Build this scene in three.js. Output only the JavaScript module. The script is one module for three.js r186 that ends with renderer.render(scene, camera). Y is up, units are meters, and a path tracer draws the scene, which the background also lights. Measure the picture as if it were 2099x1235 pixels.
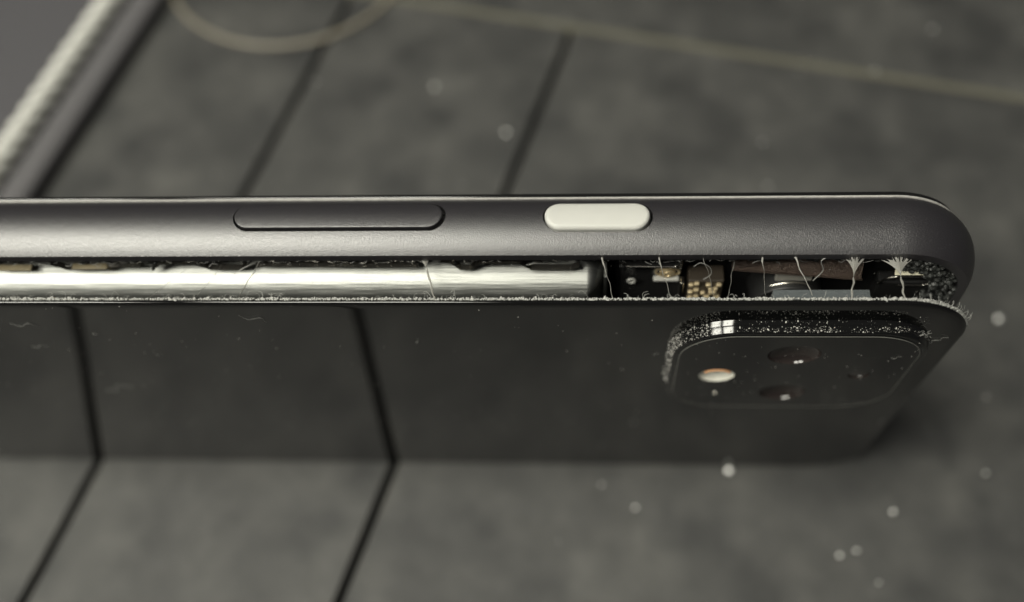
import * as THREE from 'three';
import { mergeGeometries, toCreasedNormals } from 'three/addons/utils/BufferGeometryUtils.js';
import { RoundedBoxGeometry } from 'three/addons/geometries/RoundedBoxGeometry.js';
import { RectAreaLightUniformsLib } from 'three/addons/lights/RectAreaLightUniformsLib.js';
import { Brush, Evaluator, SUBTRACTION } from 'three-bvh-csg';

// ---------------------------------------------------------------- camera, room light, window light, exposure
const scene = new THREE.Scene();
const MM = 0.001;                                     // shapes below are written in millimetres
const camera = new THREE.PerspectiveCamera(30.69, 1024 / 602, 0.005, 10);
camera.position.set(8.24 * MM, 168.66 * MM, 64.08 * MM);
{
  const th = 60.7 * Math.PI / 180, ps = 4.0 * Math.PI / 180;
  const v = new THREE.Vector3(0, -Math.sin(th), -Math.cos(th)), up = new THREE.Vector3(0, Math.cos(th), -Math.sin(th)), x = new THREE.Vector3(1, 0, 0);
  const v2 = v.clone().multiplyScalar(Math.cos(ps)).addScaledVector(x, -Math.sin(ps));
  const r2 = x.clone().multiplyScalar(Math.cos(ps)).addScaledVector(v, Math.sin(ps));
  camera.quaternion.setFromRotationMatrix(new THREE.Matrix4().makeBasis(r2, up, v2.clone().negate()));
}
camera.focus = 0.1185;
camera.userData.fStop = 9.2;
scene.add(camera);
scene.background = new THREE.Color().setRGB(0.024, 0.024, 0.028);   // dim light of the room all round

const renderer = new THREE.WebGLRenderer();
renderer.toneMapping = THREE.LinearToneMapping;
renderer.toneMappingExposure = 1.12;
renderer.shadowMap.enabled = true;
RectAreaLightUniformsLib.init();

const WIN = { pos: new THREE.Vector3(-0.31, 0.72, 0.19), w: 0.48, h: 0.38, radiance: 21.5, color: new THREE.Color().setRGB(1.0, 0.975, 0.86) };

// ---------------------------------------------------------------- helpers
let seed = 7;
const rnd = () => { seed = (seed + 0x6d2b79f5) | 0; let t = Math.imul(seed ^ (seed >>> 15), 1 | seed); t = (t + Math.imul(t ^ (t >>> 7), 61 | t)) ^ t; return ((t ^ (t >>> 14)) >>> 0) / 4294967296; };
const rr = (a, b) => a + (b - a) * rnd();
const V = (x, y, z) => new THREE.Vector3(x, y, z);
const lin = (r, g, b) => new THREE.Color().setRGB(r, g, b);
function mat(o) { const m = new THREE.MeshPhysicalMaterial({ roughness: 0.5, ...o }); return m; }
function mesh(name, geo, m, parent, label) {
  const g = Array.isArray(geo) ? mergeGeometries(geo.map((x) => { const y = x.index ? x.toNonIndexed() : x; for (const k of Object.keys(y.attributes)) if (!['position', 'normal', 'uv'].includes(k)) y.deleteAttribute(k); return y; })) : geo;
  g.scale(MM, MM, MM);
  const o = new THREE.Mesh(g, m); o.name = name; o.castShadow = o.receiveShadow = true; parent.add(o);
  if (label) o.userData.label = label;
  return o;
}
function tag(o, label, category, group, kind) {
  if (label) o.userData.label = label; if (category) o.userData.category = category; if (group) o.userData.group = group; if (kind) o.userData.kind = kind;
  return o;
}
const box = (x0, x1, y0, y1, z0, z1) => new THREE.BoxGeometry(x1 - x0, y1 - y0, z1 - z0).translate((x0 + x1) / 2, (y0 + y1) / 2, (z0 + z1) / 2);
const rbox = (x0, x1, y0, y1, z0, z1, r, s = 2) => new RoundedBoxGeometry(x1 - x0, y1 - y0, z1 - z0, s, r).translate((x0 + x1) / 2, (y0 + y1) / 2, (z0 + z1) / 2);
const tube = (pts, r, seg = 24, rad = 6) => new THREE.TubeGeometry(new THREE.CatmullRomCurve3(pts.map((p) => V(...p))), seg, r, rad);
const polyTube = (pts, r, rad = 6) => { const c = new THREE.CurvePath(); for (let i = 1; i < pts.length; i++) c.add(new THREE.LineCurve3(V(...pts[i - 1]), V(...pts[i]))); return new THREE.TubeGeometry(c, pts.length * 5, r, rad); };

// closed outline of a rounded rectangle, ns points per corner
function outline(x0, x1, y0, y1, r, ns = 14) {
  const p = [];
  for (const [cx, cy, a0] of [[x1 - r, y1 - r, 0], [x0 + r, y1 - r, 90], [x0 + r, y0 + r, 180], [x1 - r, y0 + r, 270]])
    for (let i = 0; i <= ns; i++) { const a = (a0 + 90 * i / ns) * Math.PI / 180; p.push([cx + r * Math.cos(a), cy + r * Math.sin(a)]); }
  return p;
}
// a profile [[inset, z], ...] carried round a rounded rectangle; closed: the profile is a loop
function sweep(profile, x0, x1, y0, y1, r, { ns = 14, closed = false, capTop = false, uvk = 0.1 } = {}) {
  const rings = profile.map(([q, z]) => outline(x0 + q, x1 - q, y0 + q, y1 - q, Math.max(r - q, 0.15), ns).map(([x, y]) => [x, y, z]));
  const n = rings[0].length, pos = [], uv = [], idx = [];
  const base = rings[0]; const u = [0];
  for (let i = 1; i <= n; i++) u.push(u[i - 1] + Math.hypot(base[i % n][0] - base[i - 1][0], base[i % n][1] - base[i - 1][1]));
  let v = 0;
  const K = closed ? profile.length + 1 : profile.length;
  for (let k = 0; k < K; k++) {
    const R = rings[k % profile.length];
    if (k) v += Math.hypot(profile[k % profile.length][0] - profile[k - 1][0], profile[k % profile.length][1] - profile[k - 1][1]);
    for (let i = 0; i <= n; i++) { pos.push(...R[i % n]); uv.push(u[i] * uvk, v * uvk); }
  }
  for (let k = 0; k < K - 1; k++) for (let i = 0; i < n; i++) {
    const a = k * (n + 1) + i, b = a + 1, c = a + n + 1, d = c + 1;
    idx.push(a, b, d, a, d, c);
  }
  if (capTop) {
    const o = pos.length / 3, R = rings[rings.length - 1]; const cx = (x0 + x1) / 2, cy = (y0 + y1) / 2;
    pos.push(cx, cy, R[0][2]); uv.push(cx * uvk, cy * uvk);
    for (const p of R) { pos.push(...p); uv.push(p[0] * uvk, p[1] * uvk); }
    for (let i = 0; i < n; i++) idx.push(o, o + 1 + i, o + 1 + (i + 1) % n);
  }
  const g = new THREE.BufferGeometry();
  g.setAttribute('position', new THREE.Float32BufferAttribute(pos, 3)); g.setAttribute('uv', new THREE.Float32BufferAttribute(uv, 2)); g.setIndex(idx); g.computeVertexNormals();
  return g;
}
function rrShape(x0, x1, y0, y1, r) {
  const s = new THREE.Shape(); s.moveTo(x0 + r, y0); s.lineTo(x1 - r, y0); s.absarc(x1 - r, y0 + r, r, -Math.PI / 2, 0); s.lineTo(x1, y1 - r); s.absarc(x1 - r, y1 - r, r, 0, Math.PI / 2);
  s.lineTo(x0 + r, y1); s.absarc(x0 + r, y1 - r, r, Math.PI / 2, Math.PI); s.lineTo(x0, y0 + r); s.absarc(x0 + r, y0 + r, r, Math.PI, 1.5 * Math.PI); return s;
}
// tileable value noise
function noiseTex(n, cells, oct, seed0, f) {
  const hash = (x, y, s) => { let h = (x * 374761393 + y * 668265263 + s * 2147483647 + seed0 * 974634777) | 0; h = Math.imul(h ^ (h >>> 13), 1274126177); return ((h ^ (h >>> 16)) >>> 0) / 4294967296; };
  const d = new Uint8Array(n * n * 4);
  const [cu, cv] = Array.isArray(cells) ? cells : [cells, cells];
  for (let y = 0; y < n; y++) for (let x = 0; x < n; x++) {
    let s = 0, a = 0.5, tot = 0;
    for (let o = 0; o < oct; o++) {
      const cx = cu << o, cy = cv << o, px = x / n * cx, py = y / n * cy, ix = Math.floor(px), iy = Math.floor(py), fx = px - ix, fy = py - iy, u = fx * fx * (3 - 2 * fx), w = fy * fy * (3 - 2 * fy);
      const h = (i, j) => hash((ix + i) % cx, (iy + j) % cy, o);
      s += a * ((h(0, 0) * (1 - u) + h(1, 0) * u) * (1 - w) + (h(0, 1) * (1 - u) + h(1, 1) * u) * w); tot += a; a *= 0.55;
    }
    const c = f(s / tot, x / n, y / n), i = (y * n + x) * 4;
    d[i] = c[0]; d[i + 1] = c[1]; d[i + 2] = c[2]; d[i + 3] = 255;
  }
  const t = new THREE.DataTexture(d, n, n, THREE.RGBAFormat); t.magFilter = THREE.LinearFilter; t.wrapS = t.wrapT = THREE.RepeatWrapping; t.needsUpdate = true;
  return t;
}
const clamp8 = (x) => Math.max(0, Math.min(255, Math.round(x)));
const grainTex = noiseTex(512, 84, 1, 3, (s) => { const k = clamp8((s - 0.5) * 420 + 128); return [k, k, k]; });       // 10 mm tile: pebbled coating
grainTex.repeat.set(1.8, 1.8);
const streakTex = noiseTex(512, [2, 96], 2, 5, (s) => { const k = clamp8((s - 0.5) * 380 + 128); return [k, k, k]; });   // drawn foil
const coarseTex = noiseTex(256, 12, 4, 9, (s) => { const k = clamp8((s - 0.5) * 360 + 128); return [k, k, k]; });
const tableTex = noiseTex(1024, 11, 6, 21, (s) => { const k = (s - 0.5) * 150; return [clamp8(205 + k), clamp8(205 + k * 0.97), clamp8(200 + k * 0.9)]; });
tableTex.colorSpace = THREE.SRGBColorSpace;

// ---------------------------------------------------------------- materials
const M = {
  table: mat({ color: lin(0.083, 0.083, 0.084), map: tableTex, roughness: 0.62, bumpMap: coarseTex, bumpScale: 0.00015 }),
  tableEdge: mat({ color: lin(0.03, 0.03, 0.028), roughness: 0.8 }),
  trim: mat({ color: lin(0.13, 0.124, 0.092), roughness: 0.7 }),
  coat: mat({ color: lin(0.020, 0.0185, 0.021), roughness: 0.41, ior: 2.0, bumpMap: grainTex, bumpScale: 0.000011 }),
  blackPlastic: mat({ color: lin(0.012, 0.012, 0.012), roughness: 0.5 }),
  blackGlass: mat({ color: lin(0.006, 0.006, 0.006), roughness: 0.035, roughnessMap: coarseTex, ior: 1.52 }),
  bumpGlass: mat({ color: lin(0.006, 0.006, 0.006), roughness: 0.09, ior: 1.5 }),
  frontGlass: mat({ color: lin(0.01, 0.01, 0.01), roughness: 0.08 }),
  white: mat({ color: lin(0.50, 0.50, 0.47), roughness: 0.45 }),
  foil: mat({ color: lin(0.30, 0.305, 0.29), metalness: 1, roughness: 0.44, bumpMap: streakTex, bumpScale: 0.000018 }),
  steel: mat({ color: lin(0.72, 0.69, 0.62), metalness: 1, roughness: 0.25 }),
  gold: mat({ color: lin(0.85, 0.70, 0.45), metalness: 0.6, roughness: 0.3 }),
  copper: mat({ color: lin(0.24, 0.185, 0.155), metalness: 1, roughness: 0.38, bumpMap: grainTex, bumpScale: 0.00006 }),
  foam: mat({ color: lin(0.11, 0.125, 0.13), roughness: 0.95, bumpMap: grainTex, bumpScale: 0.00005 }),
  adhesive: mat({ color: lin(0.02, 0.02, 0.019), roughness: 0.32 }),
  residue: mat({ color: lin(0.36, 0.36, 0.34), roughness: 0.85 }),
  strand: mat({ color: lin(0.60, 0.59, 0.55), roughness: 0.45, transmission: 0.7, thickness: 0, side: THREE.DoubleSide }),
  dust: mat({ color: lin(0.48, 0.47, 0.44), roughness: 0.9 }),
  lens: mat({ color: lin(0.030, 0.024, 0.022), roughness: 0.05, ior: 1.7 }),
  flash: mat({ color: lin(0.80, 0.79, 0.70), roughness: 0.35 }),
  phosphor: mat({ color: lin(0.85, 0.45, 0.22), roughness: 0.5 }),
  flake: mat({ color: lin(0.6, 0.6, 0.58), metalness: 1, roughness: 0.42, side: THREE.DoubleSide }),
};

// ---------------------------------------------------------------- the window that lights it, up and to the left behind the camera
{
  const win = new THREE.Group(); win.name = 'roof_window'; scene.add(win);
  win.position.copy(WIN.pos); win.up.set(0, 0, -1); win.lookAt(0, 0.03, 0);
  tag(win, 'white framed roof window with four bright daylight panes', 'window');
  const fm = mat({ color: lin(0.6, 0.6, 0.58), roughness: 0.5 }), glow = mat({ color: lin(0.02, 0.02, 0.02), emissive: WIN.color, emissiveIntensity: 1.2 });
  const W = WIN.w * 1000 / 2, H = WIN.h * 1000 / 2, b = 30;
  mesh('window_frame', [box(-W - 60, -W, -H - 60, H + 60, -50, 30), box(W, W + 60, -H - 60, H + 60, -50, 30), box(-W, W, H, H + 60, -50, 30), box(-W, W, -H - 60, -H, -50, 30), box(-b, b, -H, H, -40, 20), box(-W, -b, -b, b, -40, 20), box(b, W, -b, b, -40, 20)], fm, win);
  const pw = W - b, ph = H - b;
  for (const sx of [-1, 1]) for (const sy of [-1, 1]) {
    const cx = sx * (b + pw / 2), cy = sy * (b + ph / 2);
    mesh('pane_light', box(cx - pw / 2, cx + pw / 2, cy - ph / 2, cy + ph / 2, -30, -26), glow, win);
    const l = new THREE.RectAreaLight(WIN.color, WIN.radiance, pw * MM, ph * MM);
    l.name = 'pane_daylight'; l.position.set(cx * MM, cy * MM, -20 * MM); l.rotation.y = Math.PI; win.add(l);
  }
}

// ---------------------------------------------------------------- table top: boards with open joints
const table = new THREE.Group(); table.name = 'table_top'; scene.add(table); tag(table, 'dark grey dusty table top of boards with narrow joints', 'table', null, 'structure');
{
  // boards run along g = (0.30, -1); cross the joints; the far seam runs along (1, 0.235)
  const jl = (x, z) => x + 0.30 * (z - 0), L0 = -73.6, R0 = -23.6;        // joint lines x = X0 - 0.30 z
  const seamZ = (x) => -97.3 + 0.235 * x;
  const poly = (pts) => { const s = new THREE.Shape(); pts.forEach(([x, z], i) => (i ? s.lineTo(x, -z) : s.moveTo(x, -z))); s.closePath(); return new THREE.ExtrudeGeometry(s, { depth: 9, bevelEnabled: true, bevelThickness: 0.35, bevelSize: 0.35, bevelSegments: 3, curveSegments: 2 }).rotateX(-Math.PI / 2).translate(0, -9.35, 0); };
  const X = (x0, z) => x0 - 0.30 * z, far = 230, g = 1.05;
  const meet = (x0) => { let z = -97; for (let i = 0; i < 20; i++) z = seamZ(X(x0, z)) + 2.1; return z; };
  const quad = (xa, xb) => [[X(xa, far), far], [X(xb, far), far], [X(xb, meet(xb)), meet(xb)], [X(xa, meet(xa)), meet(xa)]];
  const board = (pts, k) => {
    const b = poly(pts); const p = b.attributes.position, uv = b.attributes.uv;
    for (let i = 0; i < p.count; i++) uv.setXY(i, (p.getX(i) + 37 * k) / 90, (p.getZ(i) + p.getY(i) + 23 * k) / 90);
    return mesh('board', b, M.table, table);
  };
  board(quad(-330, L0 - g), 0); board(quad(L0 + g, R0 - g), 1); board(quad(R0 + g, 260), 2);
  board([[-420, seamZ(-420) - 0.2], [330, seamZ(330) - 0.2], [330, -420], [-420, -420]], 3);
  // pale edging on both sides of the far seam
  const a = Math.atan2(-0.235, 1);
  mesh('edging_strip', rbox(-360, 330, -8, 0.1, -0.4, 0.4, 0.2).rotateY(a).translate(0, 0, seamZ(0) + 1.45), M.trim, table, 'pale olive edging strip along the far seam');
  mesh('edging_strip', rbox(-360, 330, -8, -0.3, -0.2, 0.2, 0.15).rotateY(a).translate(0, 0, seamZ(0) + 0.1), M.trim, table, 'pale olive edging strip along the far seam');
  mesh('underlay', box(-430, 340, -13, -9.6, -430, 240), M.tableEdge, table);
}

// ---------------------------------------------------------------- phone
const phone = new THREE.Group(); phone.name = 'phone'; scene.add(phone);
tag(phone, 'black phone on its long edge with the back cover lifted by a swollen battery', 'phone');
const TILT = 1.8 * Math.PI / 180, LEAN = 6.0 * Math.PI / 180;
const inBody = (o) => { o.position.set(0, -0.05 * MM, -1.0 * MM); o.rotation.x = TILT; return o; };
const inCover = (o) => { o.rotation.x = LEAN; return o; };
const bodyToWorld = (x, y, z) => V(x, y, z).applyAxisAngle(V(1, 0, 0), TILT).add(V(0, -0.05, -1.0));
const coverToWorld = (x, h, n) => V(x, h, n).applyAxisAngle(V(1, 0, 0), LEAN);
const BX0 = -96, BX1 = 52.0, BY = 68, BR = 10.2;

// the frame's outer curve: how far it lies below its crest at depth z
const ZC = -3.9, drop = (z) => (z > ZC ? 6.6 * (1 - Math.sqrt(Math.max(0, 1 - ((z - ZC) / 6.6) ** 2))) : 3.2 * (1 - Math.sqrt(Math.max(0, 1 - ((z - ZC) / 4.1) ** 2))));
let frame;
{
  const prof = [];
  prof.push([5, -7.35], [1.9, -7.35]);
  for (let i = 0; i <= 22; i++) { const z = -7.4 + 7.4 * i / 22; prof.push([drop(z), z]); }
  prof.push([1.62, 0.05], [2.3, 0.02], [2.35, -0.9], [3.9, -0.95], [3.9, -3.4], [5.2, -3.4], [5.2, -5]);
  const g0 = sweep(prof, BX0, BX1, 0, BY, BR, { ns: 20, closed: true });
  let g = toCreasedNormals(g0, 0.6);
  const ev = new Evaluator(); ev.useGroups = false; ev.attributes = ['position', 'normal', 'uv'];
  let a = new Brush(g); a.updateMatrixWorld();
  for (const [x0, x1, z0, z1] of [[-31.6, -7.55, -6.25, -2.5], [3.2, 15.25, -6.1, -2.3]]) {
    const s = rrShape(x0, x1, z0, z1, (z1 - z0) / 2 - 0.001);
    const c = new Brush(new THREE.ExtrudeGeometry(s, { depth: 6, bevelEnabled: false, curveSegments: 16 }).rotateX(Math.PI / 2).scale(1, 1, 1).translate(0, 72.6, 0)); c.updateMatrixWorld();
    a = ev.evaluate(a, c, SUBTRACTION); a.updateMatrixWorld();
  }
  frame = inBody(mesh('frame', a.geometry, M.coat, phone, 'matte black rounded metal frame'));
}
// a key that follows the frame's curve, with rounded edges
function key(x0, x1, z0, z1, raise, round, uvk = 0.1) {
  const c = (z0 + z1) / 2, R = (z1 - z0) / 2, nA = 16;
  const ring = (q) => { const r = R - q, p = []; for (const [cx, a0] of [[x1 - R, -90], [x0 + R, 90]]) for (let i = 0; i <= nA; i++) { const a = (a0 + 180 * i / nA) * Math.PI / 180; p.push([cx + r * Math.cos(a), c + r * Math.sin(a)]); } return p; };
  const qs = [[0, -1.6], [0, -round]]; for (let i = 1; i <= 6; i++) { const a = i / 6 * Math.PI / 2; qs.push([round * (1 - Math.cos(a)), -round * (1 - Math.sin(a))]); }
  for (let i = 1; i <= 6; i++) qs.push([round + (R - round - 0.02) * i / 6, 0]);
  const pos = [], uv = [], idx = []; const n = 2 * (nA + 1);
  for (const [q, dy] of qs) for (const [x, z] of ring(q)) { pos.push(x, BY - drop(z) + raise + dy, z); uv.push(x * uvk, z * uvk); }
  for (let k = 0; k < qs.length - 1; k++) for (let i = 0; i < n; i++) { const a = k * n + i, b = k * n + (i + 1) % n; idx.push(a, b + n, b, a, a + n, b + n); }
  const o = (qs.length - 1) * n; for (let i = 0; i <= nA; i++) { const A = o + i, B = o + i + 1, C = o + n - 1 - i, D = o + (n - 2 - i + n) % n; if (i < nA) idx.push(A, D, B, A, C, D); }
  const g = new THREE.BufferGeometry(); g.setAttribute('position', new THREE.Float32BufferAttribute(pos, 3)); g.setAttribute('uv', new THREE.Float32BufferAttribute(uv, 2)); g.setIndex(idx); g.computeVertexNormals();
  return g;
}
mesh('volume_button', key(-31.45, -7.95, -6.15, -2.85, 0.16, 0.16), M.coat, frame, 'long matte black volume button');
mesh('power_button', key(3.4, 14.95, -6.0, -2.48, 0.42, 0.42), M.white, frame, 'short off white power button');
mesh('button_well', [box(-32.5, -6.5, 65.0, 66.1, -7, -1.9), box(2.4, 16.2, 65.0, 66.1, -7, -1.9)], M.blackPlastic, frame);
{ // front glass and the dusty bead between it and the frame
  const fg = sweep([[6, -7.5], [1.75, -7.5], [1.5, -7.62], [1.42, -7.85], [1.5, -8.1], [1.8, -8.25], [6, -8.25]], BX0, BX1, 0, BY, BR, { ns: 20 });
  const plate = new THREE.ExtrudeGeometry(rrShape(BX0 + 5.5, BX1 - 5.5, 5.5, BY - 5.5, 5), { depth: 0.6, bevelEnabled: false }).translate(0, 0, -8.2);
  inBody(mesh('front_glass', [fg, plate], M.frontGlass, phone, 'thin front glass edge along the frame'));
  const pts = outline(BX0 + 1.50, BX1 - 1.50, 1.5, BY - 1.5, BR - 1.5, 12), grains = [];
  const seam = sweep([[1.56, -7.38], [1.30, -7.41], [1.27, -7.50], [1.5, -7.56]], BX0, BX1, 0, BY, BR, { ns: 20 });
  inBody(mesh('display_gasket', seam, mat({ color: lin(0.45, 0.44, 0.42), roughness: 0.5, bumpMap: coarseTex, bumpScale: 0.0001 }), phone, 'thin pale gasket line under the front glass'));
}
// inside: mid plate and the black adhesive on the frame's ledge
inBody(mesh('mid_plate', rbox(BX0 + 5, BX1 - 5, 5, BY - 5, -5.4, -4.7, 0.2), M.blackPlastic, phone));
{
  const bits = [];
  for (let i = 0; i < 900; i++) {
    const x = rr(-92, 43), y = rr(64.0, 65.5), s = rr(0.08, 0.24);
    bits.push(new THREE.IcosahedronGeometry(s, 0).scale(rr(0.8, 3.2), rr(0.6, 1.2), rr(0.5, 1.3)).rotateZ(rr(-0.5, 0.5)).translate(x, y, -0.9 + rr(-0.05, 0.25)));
  }
  const a = mesh('frame_adhesive', bits, M.adhesive, phone, 'torn black adhesive along the frame ledge'); inBody(a); a.userData.kind = 'stuff';
  const f = [];
  for (let i = 0; i < 330; i++) {
    const x = rr(-92, 43), y = rr(63.9, 66.1), z = rr(-0.8, -0.35), L = rr(0.25, 1.3), a0 = rr(-0.7, 0.7) + (rnd() < 0.5 ? Math.PI : 0);
    f.push(tube([[x, y, z], [x + L * 0.5 * Math.cos(a0), y + L * 0.5 * Math.sin(a0) * 0.5, z + rr(-0.1, 0.25)], [x + L * Math.cos(a0), y + rr(-0.4, 0.4), z + rr(-0.1, 0.2)]], rr(0.015, 0.04), 5, 4));
  }
  const h = mesh('adhesive_shreds', f, M.residue, phone); inBody(h); h.userData.kind = 'stuff';
  // black foam in the top corner
  const c = [];
  for (let i = 0; i < 420; i++) { const t = rr(0, 1), a = (1 - t) * Math.PI / 2 * 1.0, R = rr(5.0, 7.8), cx = BX1 - BR, cy = BY - BR; let x = cx + R * Math.cos(a), y = cy + R * Math.sin(a); if (i > 260) { x = cx + rr(4.6, 7.8); y = cy - rr(0, 12); } c.push(new THREE.IcosahedronGeometry(rr(0.15, 0.42), 0).scale(1, 1, 0.8).rotateX(rr(0, 3)).translate(x, y, rr(-1.0, -0.2))); }
  const cf = mesh('corner_foam', c, mat({ color: lin(0.03, 0.032, 0.03), roughness: 0.45 }), phone, 'lumpy black sealing foam in the top corner'); inBody(cf); cf.userData.kind = 'stuff';
}
// the swollen battery
let battery;
{
  const prof = [[3.2, -4.6]];
  for (let i = 0; i <= 6; i++) { const z = -4.4 + 0.9 * i / 6; prof.push([1.6 * (1 - Math.sqrt(Math.max(0, 1 - ((z + 3.5) / 1.1) ** 2))), z]); }
  for (let i = 1; i <= 12; i++) { const a = i / 12 * Math.PI / 6; prof.push([7.4 * (1 - Math.cos(a)), -3.5 + 7.4 * Math.sin(a)]); }
  for (let i = 1; i <= 12; i++) { const a = Math.PI / 6 + i / 12 * 0.8; prof.push([0.99 + 4.0 * (0.866 - Math.cos(a)), 0.2 + 4.0 * (Math.sin(a) - 0.5)]); }
  for (const [q, z] of [[5.5, 2.7], [8, 3.1], [14, 3.6], [20, 3.9]]) prof.push([q, z]);
  const bg = sweep(prof, -88, 10.2, 8, 62.0, 2.2, { ns: 8, capTop: true }), bp = bg.attributes.position;      // thin at the hinged side, thick at the open one
  for (let i = 0; i < bp.count; i++) bp.setZ(i, -4.6 + (bp.getZ(i) + 4.6) * (0.074 * bp.getY(i) + 4.3) / 8.8);
  bg.computeVertexNormals();
  battery = inBody(mesh('battery', bg, M.foil, phone, 'swollen silver foil battery pouch'));
  mesh('foil_flap', rbox(10.0, 10.35, 50, 61.0, -3.6, -0.4, 0.12), M.foil, battery);
  // folded metal tabs above the pouch
  const strip = (pts, w) => { const c = []; for (let i = 1; i < pts.length; i++) { const [xa, ya] = pts[i - 1], [xb, yb] = pts[i], L = Math.hypot(xb - xa, yb - ya); c.push(new THREE.BoxGeometry(L + 0.12, 0.14, w).rotateZ(Math.atan2(yb - ya, xb - xa)).translate((xa + xb) / 2, (ya + yb) / 2, 0)); } return c; };
  inBody(mesh('spring_tab', strip([[-8.2, 64.3], [-7.2, 64.1], [-6.2, 62.5], [-5.1, 62.5], [-3.9, 63.9], [0.5, 63.9], [1.8, 62.5], [6.3, 62.5], [7.2, 63.1]], 0.7).map((g) => g.translate(0, 0.45, -0.65)), M.steel, phone, 'bent steel spring tab above the battery'));
  inBody(mesh('spring_tab', strip([[-29.5, 63.3], [-24, 63.3], [-18, 63.1], [-11, 63.1]], 0.7).map((g) => g.translate(0, 0.45, -0.65)), M.steel, phone, 'flat steel spring tab above the battery'));
  inBody(mesh('spring_tab', strip([[-42, 62.4], [-40.6, 63.9], [-36.5, 63.9], [-35, 62.6], [-31.5, 62.6], [-30.3, 63.6]], 0.7).map((g) => g.translate(0, 0.45, -0.65)), M.steel, phone, 'bent steel spring tab above the battery'));
  inBody(mesh('spring_tab', strip([[-53.5, 63.8], [-51.8, 62.6], [-47.5, 62.6], [-46.8, 63.2], [-43.2, 63.2]], 0.7).map((g) => g.translate(0, 0.45, -0.65)), M.steel, phone, 'bent steel spring tab above the battery'));
  inBody(mesh('adhesive_tape', [rbox(-51.5, -46.8, 62.9, 63.2, -1.2, -0.4, 0.1), rbox(-60.5, -56.5, 62.6, 62.9, -1.2, -0.4, 0.1)], mat({ color: lin(0.25, 0.21, 0.13), roughness: 0.5 }), phone, 'brown tape on the battery edge'));
}
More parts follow.
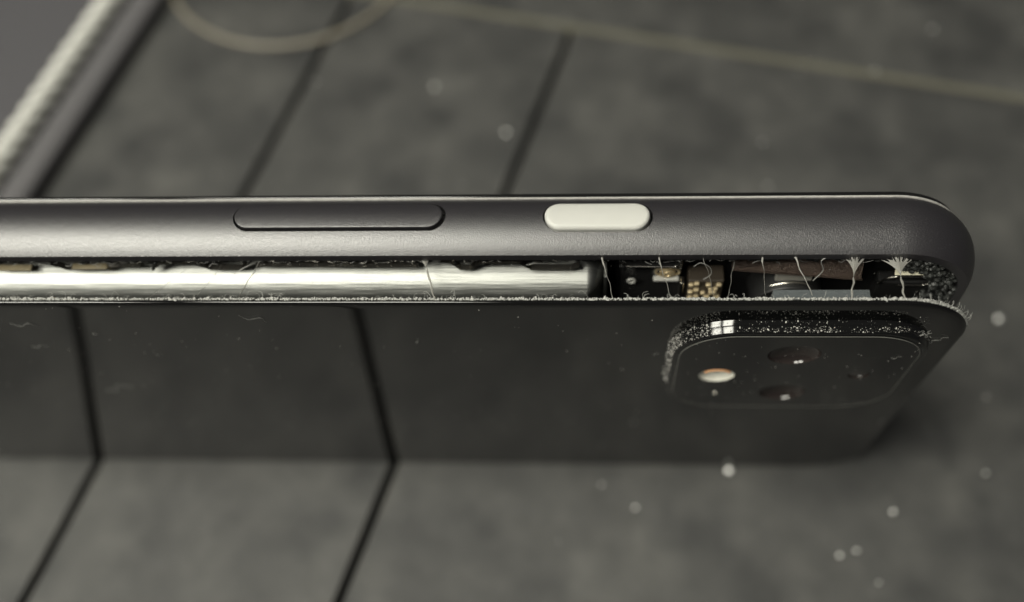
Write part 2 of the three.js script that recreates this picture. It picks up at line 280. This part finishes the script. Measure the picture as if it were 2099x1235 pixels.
// circuit board end, right of the battery
{
  inBody(mesh('circuit_board', rbox(11.4, 46.5, 20, 62.6, -4.2, -3.4, 0.2), M.blackPlastic, phone));
  const br = inBody(mesh('connector_bracket', [rbox(12.0, 19.0, 40, 61.9, -3.3, -2.2, 0.2), rbox(11.7, 18.4, 61.5, 62.0, -2.6, -1.2, 0.15)], mat({ color: lin(0.02, 0.02, 0.02), roughness: 0.25 }), phone, 'glossy black bracket with a bright upper edge'));
  mesh('bracket_edge', [polyTube([[11.7, 62.9, -1.35], [12.4, 62.05, -1.2], [18.0, 61.9, -1.2], [18.7, 62.7, -1.35]], 0.15)], M.steel, br, 'bright steel bracket edge');
  mesh('screw', [new THREE.CylinderGeometry(0.85, 0.95, 0.5, 20).rotateX(Math.PI / 2).translate(17.3, 59.2, -2.0), new THREE.TorusGeometry(1.25, 0.14, 8, 28).scale(1.1, 0.8, 1).translate(17.3, 59.2, -2.1), new THREE.TorusGeometry(0.45, 0.12, 6, 10).translate(17.3, 59.2, -1.75)], M.gold, br, 'small gold screw head');
  mesh('slot_rim', [rbox(15.7, 18.7, 57.75, 58.25, -2.2, -1.5, 0.2)], M.white, br, 'pale slot below the screw');
  mesh('ring_contact', [new THREE.TorusGeometry(0.38, 0.13, 8, 20).scale(1.1, 1.15, 1).translate(13.2, 57.9, -1.6)], M.white, br, 'small pale ring contact');
  mesh('post', rbox(18.8, 19.25, 40, 58.3, -2.0, -1.0, 0.12), M.steel, br, 'slim pale metal post');
  const chip = inBody(mesh('connector_socket', [rbox(19.7, 23.8, 45, 58.9, -3.2, -1.0, 0.2)], mat({ color: lin(0.05, 0.04, 0.03), roughness: 0.4 }), phone, 'board socket with gold contacts'));
  for (const [x, y, r] of [[20.0, 58.3, 0.28], [20.65, 58.6, 0.30], [20.7, 57.1, 0.32], [20.05, 56.6, 0.28], [20.1, 55.2, 0.3], [20.8, 55.5, 0.3], [22.0, 58.3, 0.30], [23.2, 58.3, 0.30], [22.3, 57.4, 0.24], [22.9, 57.4, 0.24], [22.6, 56.5, 0.42], [22.0, 55.4, 0.34], [23.2, 55.4, 0.34], [21.5, 56.4, 0.26]])
    mesh('contact', rbox(x - r, x + r, y - r * 0.8, y + r * 0.8, -1.05, -0.6, 0.14), M.gold, chip);
  // bronze plate, tilted, with its bright cut edge
  const pl = new THREE.Group();
  const pg = box(24.2, 38.8, 58, 63.2, -0.25, 0);
  { const p = pg.attributes.position; for (let i = 0; i < p.count; i++) { const t = (p.getX(i) - 24.2) / 14.6, top = p.getY(i) > 60; p.setXYZ(i, p.getX(i), top ? 63.4 : 62.5 - 2.3 * t, (top ? -2.2 : -0.5) + p.getZ(i)); } pg.computeVertexNormals(); }
  const plate = inBody(mesh('shield_plate', toCreasedNormals(pg, 0.4), M.copper, phone, 'tilted bronze shield plate with a bright cut edge'));
  mesh('plate_edge', polyTube([[24.2, 62.5, -0.5], [38.9, 60.2, -0.5]], 0.14, 6), M.copper, plate, 'bright pinkish cut edge');
  mesh('plate_edge', polyTube([[24.9, 62.0, -0.65], [37.0, 60.15, -0.65]], 0.08, 6), M.copper, plate, 'bright pinkish cut edge');
  // camera barrel below the plate
  const barrel = inBody(mesh('camera_barrel', [new THREE.CylinderGeometry(4.0, 4.3, 3.2, 40, 1).rotateX(Math.PI / 2).translate(31.2, 55.2, -1.6), new THREE.TorusGeometry(3.9, 0.25, 10, 48).translate(31.2, 55.2, 0.0)], M.blackPlastic, phone, 'round black camera barrel below the shield plate'));
  mesh('barrel_rim', new THREE.TorusGeometry(4.15, 0.16, 8, 48, 1.2).rotateZ(0.95).translate(31.2, 55.2, -0.5), M.steel, barrel, 'bright steel rim of the barrel');
  mesh('grey_spacer', rbox(29.4, 33.6, 59.0, 60.6, -1.5, -0.9, 0.2), mat({ color: lin(0.32, 0.31, 0.28), roughness: 0.5 }), barrel, 'small grey spacer on the barrel');
  // clip at the right
  const clip = inBody(mesh('antenna_clip', [polyTube([[41.2, 57.6, -1.4], [42.0, 59.4, -1.1], [42.8, 59.9, -1.0], [46.9, 59.8, -1.0]], 0.14, 6), polyTube([[43.6, 57.5, -1.2], [46.3, 57.5, -1.2], [47.0, 58.0, -1.2]], 0.08, 6)], M.steel, phone, 'bent bright steel antenna clip'));
  mesh('clip_block', rbox(41.5, 47.6, 40, 57.4, -3.3, -1.6, 0.3), M.blackPlastic, clip);
  inBody(mesh('film_scrap', new THREE.PlaneGeometry(3.6, 1.8, 6, 2).rotateX(-0.9).translate(43.9, 62.3, -0.9), mat({ color: lin(0.78, 0.74, 0.56), roughness: 0.4, side: THREE.DoubleSide }), phone, 'pale yellow scrap of film at the lip'));
}

// ---------------------------------------------------------------- back cover of black glass, leaning out
const cover = inCover(mesh('back_cover', [
  sweep([[6, -0.75], [0.55, -0.75], [0.22, -0.66], [0.05, -0.5], [0, -0.36], [0.05, -0.22], [0.2, -0.09], [0.45, -0.02], [0.9, 0], [1.5, 0]], -97, 50.0, 0.1, 66.4, 9.2, { ns: 22, capTop: true }),
  new THREE.ExtrudeGeometry(rrShape(-92, 45, 5, 61.4, 4), { depth: 0.02, bevelEnabled: false }).translate(0, 0, -0.77),
], M.blackGlass, phone, 'glossy black glass back cover lifted away from the frame'));
{
  const x0 = 17.4, x1 = 46.9, y0 = 35.0, y1 = 62.2, r = 7.6;
  const b = mesh('camera_bump', [
    toCreasedNormals(sweep([[0, -0.02], [0.19, 0.55], [0.27, 0.60], [0.29, 0.68], [0.51, 1.30], [0.64, 1.40], [0.90, 1.43], [1.02, 1.37], [1.12, 1.37], [1.2, 1.45], [1.6, 1.5]], x0, x1, y0, y1, r, { ns: 24 }), 0.35),
    (() => { const s = rrShape(x0 + 1.6, x1 - 1.6, y0 + 1.6, y1 - 1.6, r - 1.6); for (const [x, y, R] of [[31.65, 55.3, 3.0], [32.3, 42.0, 2.8], [23.6, 48.2, 2.15], [40.3, 48.6, 1.25]]) { const h = new THREE.Path(); h.absarc(x, y, R, 0, Math.PI * 2, true); s.holes.push(h); } return new THREE.ShapeGeometry(s, 28).translate(0, 0, 1.5); })(),
  ], M.bumpGlass, cover, 'raised rounded square camera bump of black glass');
  mesh('bump_edge_dust', sweep([[1.22, 1.46], [1.25, 1.53], [1.33, 1.53], [1.36, 1.49]], x0, x1, y0, y1, r, { ns: 24 }), mat({ color: lin(0.11, 0.11, 0.10), roughness: 0.9, bumpMap: coarseTex, bumpScale: 0.0001 }), cover, 'thin grey line of dust round the bump edge');
  const well = (x, y, R, d) => new THREE.CylinderGeometry(R, R, d, 32, 1, true).rotateX(Math.PI / 2).translate(x, y, 1.5 - d / 2);
  const dome = (x, y, R, z, k) => new THREE.SphereGeometry(R, 32, 12, 0, Math.PI * 2, 0, Math.PI / 2).rotateX(Math.PI / 2).scale(1, 1, k).translate(x, y, z);
  const bowl = (x, y, R, k) => new THREE.SphereGeometry(R, 40, 20, 0, Math.PI * 2, 0, Math.PI / 2).rotateX(-Math.PI / 2).scale(1, 1, k / R).translate(x, y, 1.5);
  mesh('lens', [bowl(31.65, 55.3, 3.0, 1.4)], M.lens, cover, 'larger camera lens nearest the top edge');
  mesh('lens', [bowl(32.3, 42.0, 2.8, 1.4)], M.lens, cover, 'second camera lens');
  mesh('sensor_window', [well(40.3, 48.6, 1.25, 0.2), dome(40.3, 48.6, 1.25, 1.3, 0.05)], M.lens, cover, 'small dark sensor window');
  mesh('flash', [bowl(23.6, 48.2, 2.15, 0.85)], M.flash, cover, 'pale flash diffuser with an orange upper edge');
  mesh('flash_phosphor', [new THREE.TorusGeometry(1.75, 0.22, 8, 24, 1.9).rotateZ(0.62).translate(23.6, 48.2, 1.36)], M.phosphor, cover, 'orange upper rim of the flash');
  mesh('flash_well', well(23.6, 48.2, 2.15, 0.4), M.blackPlastic, cover);
  mesh('microphone_hole', new THREE.TorusGeometry(0.32, 0.1, 8, 16).translate(24.1, 41.6, 1.5), M.steel, cover, 'tiny bright microphone hole');
  mesh('cover_foam', rbox(28.3, 38.7, 48, 63.4, -3.1, -0.78, 0.15), M.foam, cover, 'grey foam block glued inside the cover');
}
// crumbs of dried adhesive and fluff along the cover's upper edge
{
  const g = [], o = outline(-97 + 0.5, 50.2 - 0.5, 0.6, 66.4 - 0.5, 8.7, 40);
  const along = []; // the upper side and the top corner only
  for (let i = 0; i < 2600; i++) { const x = rr(-75, 41.4); along.push([x, 66.2 + rr(-0.14, 0.06)]); }
  for (let i = 0; i < 420; i++) { const a = rr(0.25, Math.PI / 2); along.push([50.2 - 9.2 + (9.0 + rr(-0.1, 0.06)) * Math.cos(a), 66.4 - 9.2 + (9.0 + rr(-0.1, 0.06)) * Math.sin(a)]); }
  for (const [x, y] of along) { const s = rr(0.05, 0.15) * (rnd() < 0.06 ? 1.6 : 1); g.push(new THREE.TetrahedronGeometry(s, 1).scale(rr(0.8, 2.2), 1, rr(0.6, 1.2)).rotateZ(rr(0, 3)).rotateX(rr(0, 3)).translate(x, y, -0.72 + rr(-0.14, 0.12))); }
  const m = mesh('edge_residue', g, M.residue, phone, 'crumbly grey adhesive residue along the upper edge of the cover'); inCover(m); m.userData.kind = 'stuff';
  const f = [];
  for (let i = 0; i < 120; i++) {
    const x = rr(-60, 41.5), y = 66.15, L = rr(0.15, 0.75) * (rnd() < 0.15 ? 1.8 : 1), a = rr(-2.6, -0.4), c = rr(-0.7, 0.7);
    f.push(tube([[x, y, -0.7], [x + L * 0.35 * Math.cos(a), y + rr(0, 0.3), -0.75 - L * 0.4], [x + L * 0.7 * Math.cos(a + c), y + rr(0, 0.4), -0.8 - L * 0.7], [x + L * Math.cos(a + 1.8 * c), y + rr(-0.1, 0.4), -0.8 - L * 0.7 * rr(0.5, 1.1)]], rr(0.010, 0.024), 10, 4));
  }
  for (let i = 0; i < 34; i++) { const q = rr(0.35, 1.5), x = 41 + 9.1 * Math.cos(q), y = 57.2 + 9.1 * Math.sin(q), a = q + rr(-1.2, 0.9); f.push(tube([[x, y, -0.6], [x + 0.5 * Math.cos(a), y + 0.5 * Math.sin(a), -0.8], [x + rr(0.5, 0.8) * Math.cos(a), y + rr(0.5, 0.7) * Math.sin(a), -0.8 + rr(-0.5, 0.2)]], rr(0.009, 0.018), 6, 4)); }
  const m2 = mesh('edge_fluff', f, M.residue, phone, 'short pale fibres standing on the edge of the cover'); inCover(m2); m2.userData.kind = 'stuff';
}
// stretched strands of glue between frame lip and cover
{
  const strand = (a, b, rTop, rMid, rEnd, sag, label, flat = 0.35) => {
    const p0 = bodyToWorld(...a), p1 = coverToWorld(...b), n = 30, m = 9, pos = [], idx = [], uv = [];
    const mid = p0.clone().lerp(p1, 0.5).add(V(rr(-0.15, 0.15), -sag, 0)), c = new THREE.QuadraticBezierCurve3(p0, mid, p1), t = new THREE.Vector3(), side = V(1, 0, 0);
    for (let i = 0; i <= n; i++) {
      const u = i / n, p = c.getPoint(u); p.x += 0.1 * Math.sin(u * 5.3 + a[0] * 3) * Math.sin(u * Math.PI) + 0.035 * Math.sin(u * 17 + a[0]); c.getTangent(u, t); const s = side.clone().addScaledVector(t, -side.dot(t)).normalize(), w = new THREE.Vector3().crossVectors(t, s);
      const R = u < 0.5 ? rMid + (rTop - rMid) * Math.pow(1 - u / 0.5, 2.6) : rMid + (rEnd - rMid) * Math.pow((u - 0.5) / 0.5, 3);
      const jig = 0.52 * (1 + 0.3 * Math.sin(u * 23 + a[0]) * Math.sin(u * 9.1 + 2 * a[0]));
      for (let k = 0; k < m; k++) { const q = k / m * Math.PI * 2, pl = (u < 0.4 ? 1 + 0.16 * Math.sin(k * 2.9 + a[0]) : 1); const P = p.clone().addScaledVector(s, R * jig * pl * Math.cos(q)).addScaledVector(w, R * (R > 0.12 ? flat : 1) * Math.sin(q)); pos.push(P.x, P.y, P.z); uv.push(u, k / m); }
    }
    for (let i = 0; i < n; i++) for (let k = 0; k < m; k++) { const A = i * m + k, B = i * m + (k + 1) % m; idx.push(A, B, B + m, A, B + m, A + m); }
    const g = new THREE.BufferGeometry(); g.setAttribute('position', new THREE.Float32BufferAttribute(pos, 3)); g.setAttribute('uv', new THREE.Float32BufferAttribute(uv, 2)); g.setIndex(idx); g.computeVertexNormals();
    return mesh('glue_strand', g, M.strand, phone, label);
  };
  strand([9.7, 66.2, -0.1], [10.8, 66.15, -0.7], 0.34, 0.045, 0.09, 0.3);
  strand([15.9, 66.2, -0.1], [17.0, 66.15, -0.7], 0.24, 0.05, 0.08, 0.3);
  strand([24.3, 64.0, -0.6], [22.9, 66.15, -0.7], 0.1, 0.05, 0.08, 0.2);
  strand([27.0, 66.2, -0.1], [27.3, 64.5, -1.9], 0.26, 0.03, 0.03, 0.1);
  strand([30.5, 66.2, -0.1], [32.0, 65.6, -1.4], 0.34, 0.09, 0.06, 0.2);
  const fan = (a, b, width, nf, neck, label) => {
    const p0 = bodyToWorld(...a), p1 = coverToWorld(...b), parts = [], N = p0.clone().lerp(p1, neck), web = [], rows = 9, cols = nf;
    const curve = (w) => (u) => { const q = N.clone().lerp(p0.clone().add(V(w, -0.15 * Math.abs(w), -0.22 * Math.cos(w * 2.1))), u); q.x = N.x + (p0.x - N.x) * u + w * Math.pow(u, 2.1); return q; };
    for (let i = 0; i <= cols; i++) {
      const w = width * (i / cols * 2 - 1) * rr(0.9, 1.1), c = curve(w), pts = []; for (let k = 0; k <= rows; k++) pts.push(c(k / rows * (0.86 + 0.14 * rnd()))); web.push(pts);
      parts.push(new THREE.TubeGeometry(new THREE.CatmullRomCurve3(pts), 12, rr(0.012, 0.03), 5));
    }
    const pos = [], uv = [], idx = [];
    for (const r of web) for (const p of r) { pos.push(p.x, p.y, p.z); uv.push(0, 0); }
    for (let i = 0; i < cols; i++) for (let k = 0; k < rows - ((i * 7) % 3); k++) { const A = i * (rows + 1) + k, B = A + rows + 1; idx.push(A, B, B + 1, A, B + 1, A + 1); }
    const g = new THREE.BufferGeometry(); g.setAttribute('position', new THREE.Float32BufferAttribute(pos, 3)); g.setAttribute('uv', new THREE.Float32BufferAttribute(uv, 2)); g.setIndex(idx); g.computeVertexNormals();
    parts.push(g);
    const tail = []; for (let k = 0; k <= 8; k++) { const q = N.clone().lerp(p1, k / 8); q.x += 0.06 * Math.sin(k * 1.3 + a[0]); tail.push(q); }
    parts.push(new THREE.TubeGeometry(new THREE.CatmullRomCurve3(tail), 16, 0.085, 6));
    tail.forEach((q, k) => { q.x += 0.1 * Math.sin(k * 0.8); q.z -= 0.08; }); parts.push(new THREE.TubeGeometry(new THREE.CatmullRomCurve3(tail), 16, 0.05, 6));
    return mesh('glue_strand', parts, M.strand, phone, label);
  };
  fan([36.9, 66.2, -0.05], [35.9, 66.2, -0.75], 1.15, 11, 0.52, 'broad white funnel of stretched glue');
  fan([41.3, 66.2, -0.05], [41.4, 66.2, -0.75], 1.75, 15, 0.5, 'broadest yellowish funnel of stretched glue');
  fan([-10.1, 65.4, -0.5], [-8.4, 66.2, -0.75], 0.7, 7, 0.3, 'branching glue strand in front of the battery');
  strand([-28.9, 64.6, -0.7], [-30.2, 66.15, -0.75], 0.12, 0.06, 0.08, 0.2);
  strand([-37.4, 63.0, -1.0], [-40.3, 66.15, -0.75], 0.02, 0.02, 0.03, 0.1);
  strand([-33.6, 63.5, -0.9], [-35.0, 66.15, -0.75], 0.02, 0.022, 0.03, 0.1);
  strand([20.6, 66.0, -0.2], [21.6, 65.5, -1.6], 0.06, 0.03, 0.04, 0.2);
  for (const pts of [[[20.1, 65.6, -0.3], [21.0, 65.4, -0.2], [22.5, 66.2, -0.1]], [[19.9, 63.4, -0.4], [20.5, 64.6, -0.2], [21.6, 63.6, -0.2], [21.9, 62.0, -0.2], [21.2, 60.6, -0.3]], [[34.2, 66.2, -0.1], [33.4, 65.6, 0.1], [33.9, 63.6, 0.2], [33.2, 61.4, 0.3]], [[-29.2, 64.3, -0.7], [-30.5, 64.8, 0.4], [-31.9, 64.0, 0.8]]])
    inBody(mesh('loose_fibre', tube(pts, 0.045, 20, 5), M.residue, phone));
}
// dust on the cover and in the corner round the bump
{
  const n = 1500, dust = new THREE.InstancedMesh(new THREE.IcosahedronGeometry(1, 0).scale(MM, MM, MM), M.dust, n), q = new THREE.Matrix4(); dust.name = 'dust_specks'; dust.castShadow = dust.receiveShadow = true;
  for (let i = 0; i < n; i++) {
    let x, y, z, s;
    const k = rnd();
    if (k < 0.52) { x = 24 + 20 * rnd() * rnd() ** 0.3; x = rr(22, 43); const t = rnd() ** 0.8; y = 61.93 - t * 0.22 + 0.02; z = 0.66 + t * 0.64; if (rnd() < 0.15) { z = 0.25 + rr(-0.2, 0.3); y = 62.22 - z * 0.34; } if (x < 26 || Math.sin(x * 1.7) + Math.sin(x * 0.61 + 1) < rr(-1.6, 1)) { if (rnd() < 0.75) { x = rr(-70, 49); y = rr(20, 66); z = -5; } } s = 0.014 + 0.05 * rnd() ** 3.5 + (rnd() < 0.05 ? 0.05 : 0); if (x > 38 && rnd() < 0.6) s *= 0.5; }
    else if (k < 0.86) { const a = Math.PI * (0.6 + 0.56 * rnd()), d = 0.52 * rnd(), R = 7.62 - d; x = 25.0 + R * Math.cos(Math.min(a, Math.PI)); y = a > Math.PI ? rr(44, 54.6) : 54.6 + R * Math.sin(a); z = 0.04 + d * 2.55; s = 0.018 + 0.055 * rnd() ** 2; }
    else if (k < 0.9) { x = rr(19.3, 45.5); y = rr(37, 60.3); z = 1.51; s = rr(0.02, 0.05); }
    else { x = rr(-70, 49); y = rr(20, 66); z = 0.01; s = rr(0.02, 0.055); }
    q.compose(V(x, y, z).multiplyScalar(MM), new THREE.Quaternion().setFromEuler(new THREE.Euler(rr(0, 3), rr(0, 3), rr(0, 3))), V(s * rr(0.8, 2), s, s * rr(0.6, 1)));
    dust.setMatrixAt(i, q);
  }
  phone.add(dust); inCover(dust); tag(dust, 'pale dust specks on the black glass', null, null, 'stuff');
  const f = [];
  const hair = (x, y, z, L, a) => f.push(tube([[x, y, z], [x + L * 0.4 * Math.cos(a), y + L * 0.4 * Math.sin(a), z + 0.1], [x + L * 0.7 * Math.cos(a + 0.7), y + L * 0.7 * Math.sin(a + 0.7), z + 0.1], [x + L * Math.cos(a + 0.2), y + L * Math.sin(a + 0.2), z]], rr(0.010, 0.02), 10, 4));
  hair(-30.8, 63.5, 0.05, 3.4, -0.9); hair(-58.5, 61.0, 0.05, 3.2, -0.6); hair(-59.5, 53.5, 0.05, 2.2, -0.2); hair(-57, 37, 0.05, 4.5, 0.1); hair(47.0, 56.5, 0.1, 1.6, 0.3); hair(46.4, 55.6, 0.1, 1.4, 0.5); hair(42.6, 54.6, 1.55, 1.2, 0.1);
  hair(34.0, 61.3, 1.2, 1.3, -1.0); hair(35.0, 61.2, 1.2, 1.5, -0.4); hair(33.0, 61.7, 0.8, 1.0, 0.5); hair(-12, 55, 0.04, 0.6, 0.8); hair(15.8, 51.5, 0.04, 0.8, 0.2); hair(12.6, 46, 0.04, 0.6, 2.0); hair(-45, 51, 0.05, 0.9, -0.5); hair(-50, 58, 0.05, 0.8, -0.8);
  for (let i = 0; i < 60; i++) hair(rr(42.8, 45.6), rr(57.0, 60.6), rr(0.3, 0.9), rr(0.3, 0.9), rr(0, 6));
  const h = mesh('dust_fibres', f, M.residue, phone, 'pale curled fibres on the black glass'); inCover(h); h.userData.kind = 'stuff';
}

// ---------------------------------------------------------------- behind: the edge of a dark case with a twisted cord on it
{
  const ang = Math.atan2(0.31, 1), at = (x0) => x0;     // runs along (0.31, -1)
  const grp = new THREE.Group(); grp.name = 'flat_case'; scene.add(grp); grp.position.set(-112.3 * MM, 0, 0); grp.rotation.y = -ang;
  tag(grp, 'dark grey flat case with a rounded raised rim lying on the table', 'case');
  const grey = mat({ color: lin(0.105, 0.102, 0.106), roughness: 0.55, bumpMap: coarseTex, bumpScale: 0.0001 });
  mesh('rim', rbox(-7.3, -1.0, 0, 4.4, -200, -20, 2.0, 5), grey, grp, 'smooth grey rounded rim');
  mesh('base', rbox(-9.0, -7.0, 0, 0.4, -200, -20, 0.15), grey, grp);
  mesh('panel', rbox(-120, -8.6, 0, 1.8, -200, -20, 0.6), mat({ color: lin(0.072, 0.070, 0.076), roughness: 0.6, bumpMap: coarseTex, bumpScale: 0.0001 }), grp, 'dark grey flat panel');
  const cord = new THREE.Group(); cord.name = 'twisted_cord'; scene.add(cord); cord.position.copy(grp.position); cord.rotation.y = -ang;
  tag(cord, 'cream white twisted cord lying along the grey case', 'cord');
  const pitch = 8.2, cm = mat({ color: lin(0.62, 0.62, 0.58), roughness: 0.5 });
  for (let s = 0; s < 2; s++) { const p = []; for (let z = -175; z <= -22; z += pitch / 10) { const a = (z / pitch) * Math.PI * 2 + s * Math.PI; p.push([-10.0 + 1.5 * Math.cos(a), 4.4 + 1.5 * Math.sin(a), z]); } mesh('strand', tube(p, 1.1, p.length * 2, 8), cm, cord); }
}
// thin translucent ring lying across the far end of a joint
{
  const rim = mat({ color: lin(0.50, 0.46, 0.37), roughness: 0.35, transmission: 0.55, thickness: 0 });
  const p = []; for (let i = 0; i < 120; i++) { const a = i / 120 * Math.PI * 2; p.push(V(27.2 * Math.cos(a), 0.55, 27.2 * Math.sin(a))); }
  const ring = mesh('plastic_ring', new THREE.TubeGeometry(new THREE.CatmullRomCurve3(p, true), 160, 0.5, 8, true), rim, scene);
  ring.position.set(-56.5 * MM, 0, -117.8 * MM); tag(ring, 'thin translucent beige ring lying across a table joint', 'ring');
}
// dust and glinting crumbs on the table
{
  const n = 44, fl = new THREE.InstancedMesh(new THREE.SphereGeometry(1, 8, 6).scale(MM, MM, MM), M.flake, n), q = new THREE.Matrix4(); fl.name = 'table_dust'; fl.castShadow = fl.receiveShadow = true;
  const spots = [[30.7, 0.8, .7], [-22.5, -79.4, .6], [-7.7, -67.9, .42], [-46.9, -81.2, .42], [76.5, -92.6, .45], [64, -81.9, .45], [41, -64.9, .38], [41.2, -54.9, .4], [77.7, -26.9, .8], [55.6, 7.3, .5], [49.3, 13.5, .5], [46.6, 14.3, .45], [15.6, 7.1, .4], [52, 18.4, .45], [70.8, 0.7, .45]];
  for (let i = 0; i < n; i++) {
    const s = i < spots.length ? spots[i] : [rr(-110, 100), rr(-110, 40), rr(0.1, 0.26)];
    const k = new THREE.Quaternion().setFromUnitVectors(V(0, 1, 0), V(-0.24 + rr(-0.2, 0.2), 0.82, 0.5 + rr(-0.2, 0.2)).normalize());
    const z2 = s[2] * (i < spots.length ? rr(0.62, 0.85) : rr(0.4, 0.9)); q.compose(V(s[0], z2 * 0.5, s[1]).multiplyScalar(MM), k, V(z2, z2 * 0.25, z2 * rr(0.5, 1))); fl.setMatrixAt(i, q);
  }
  scene.add(fl); tag(fl, 'scattered glinting crumbs of dust on the dark table', 'dust', null, 'stuff');
}

renderer.render(scene, camera);
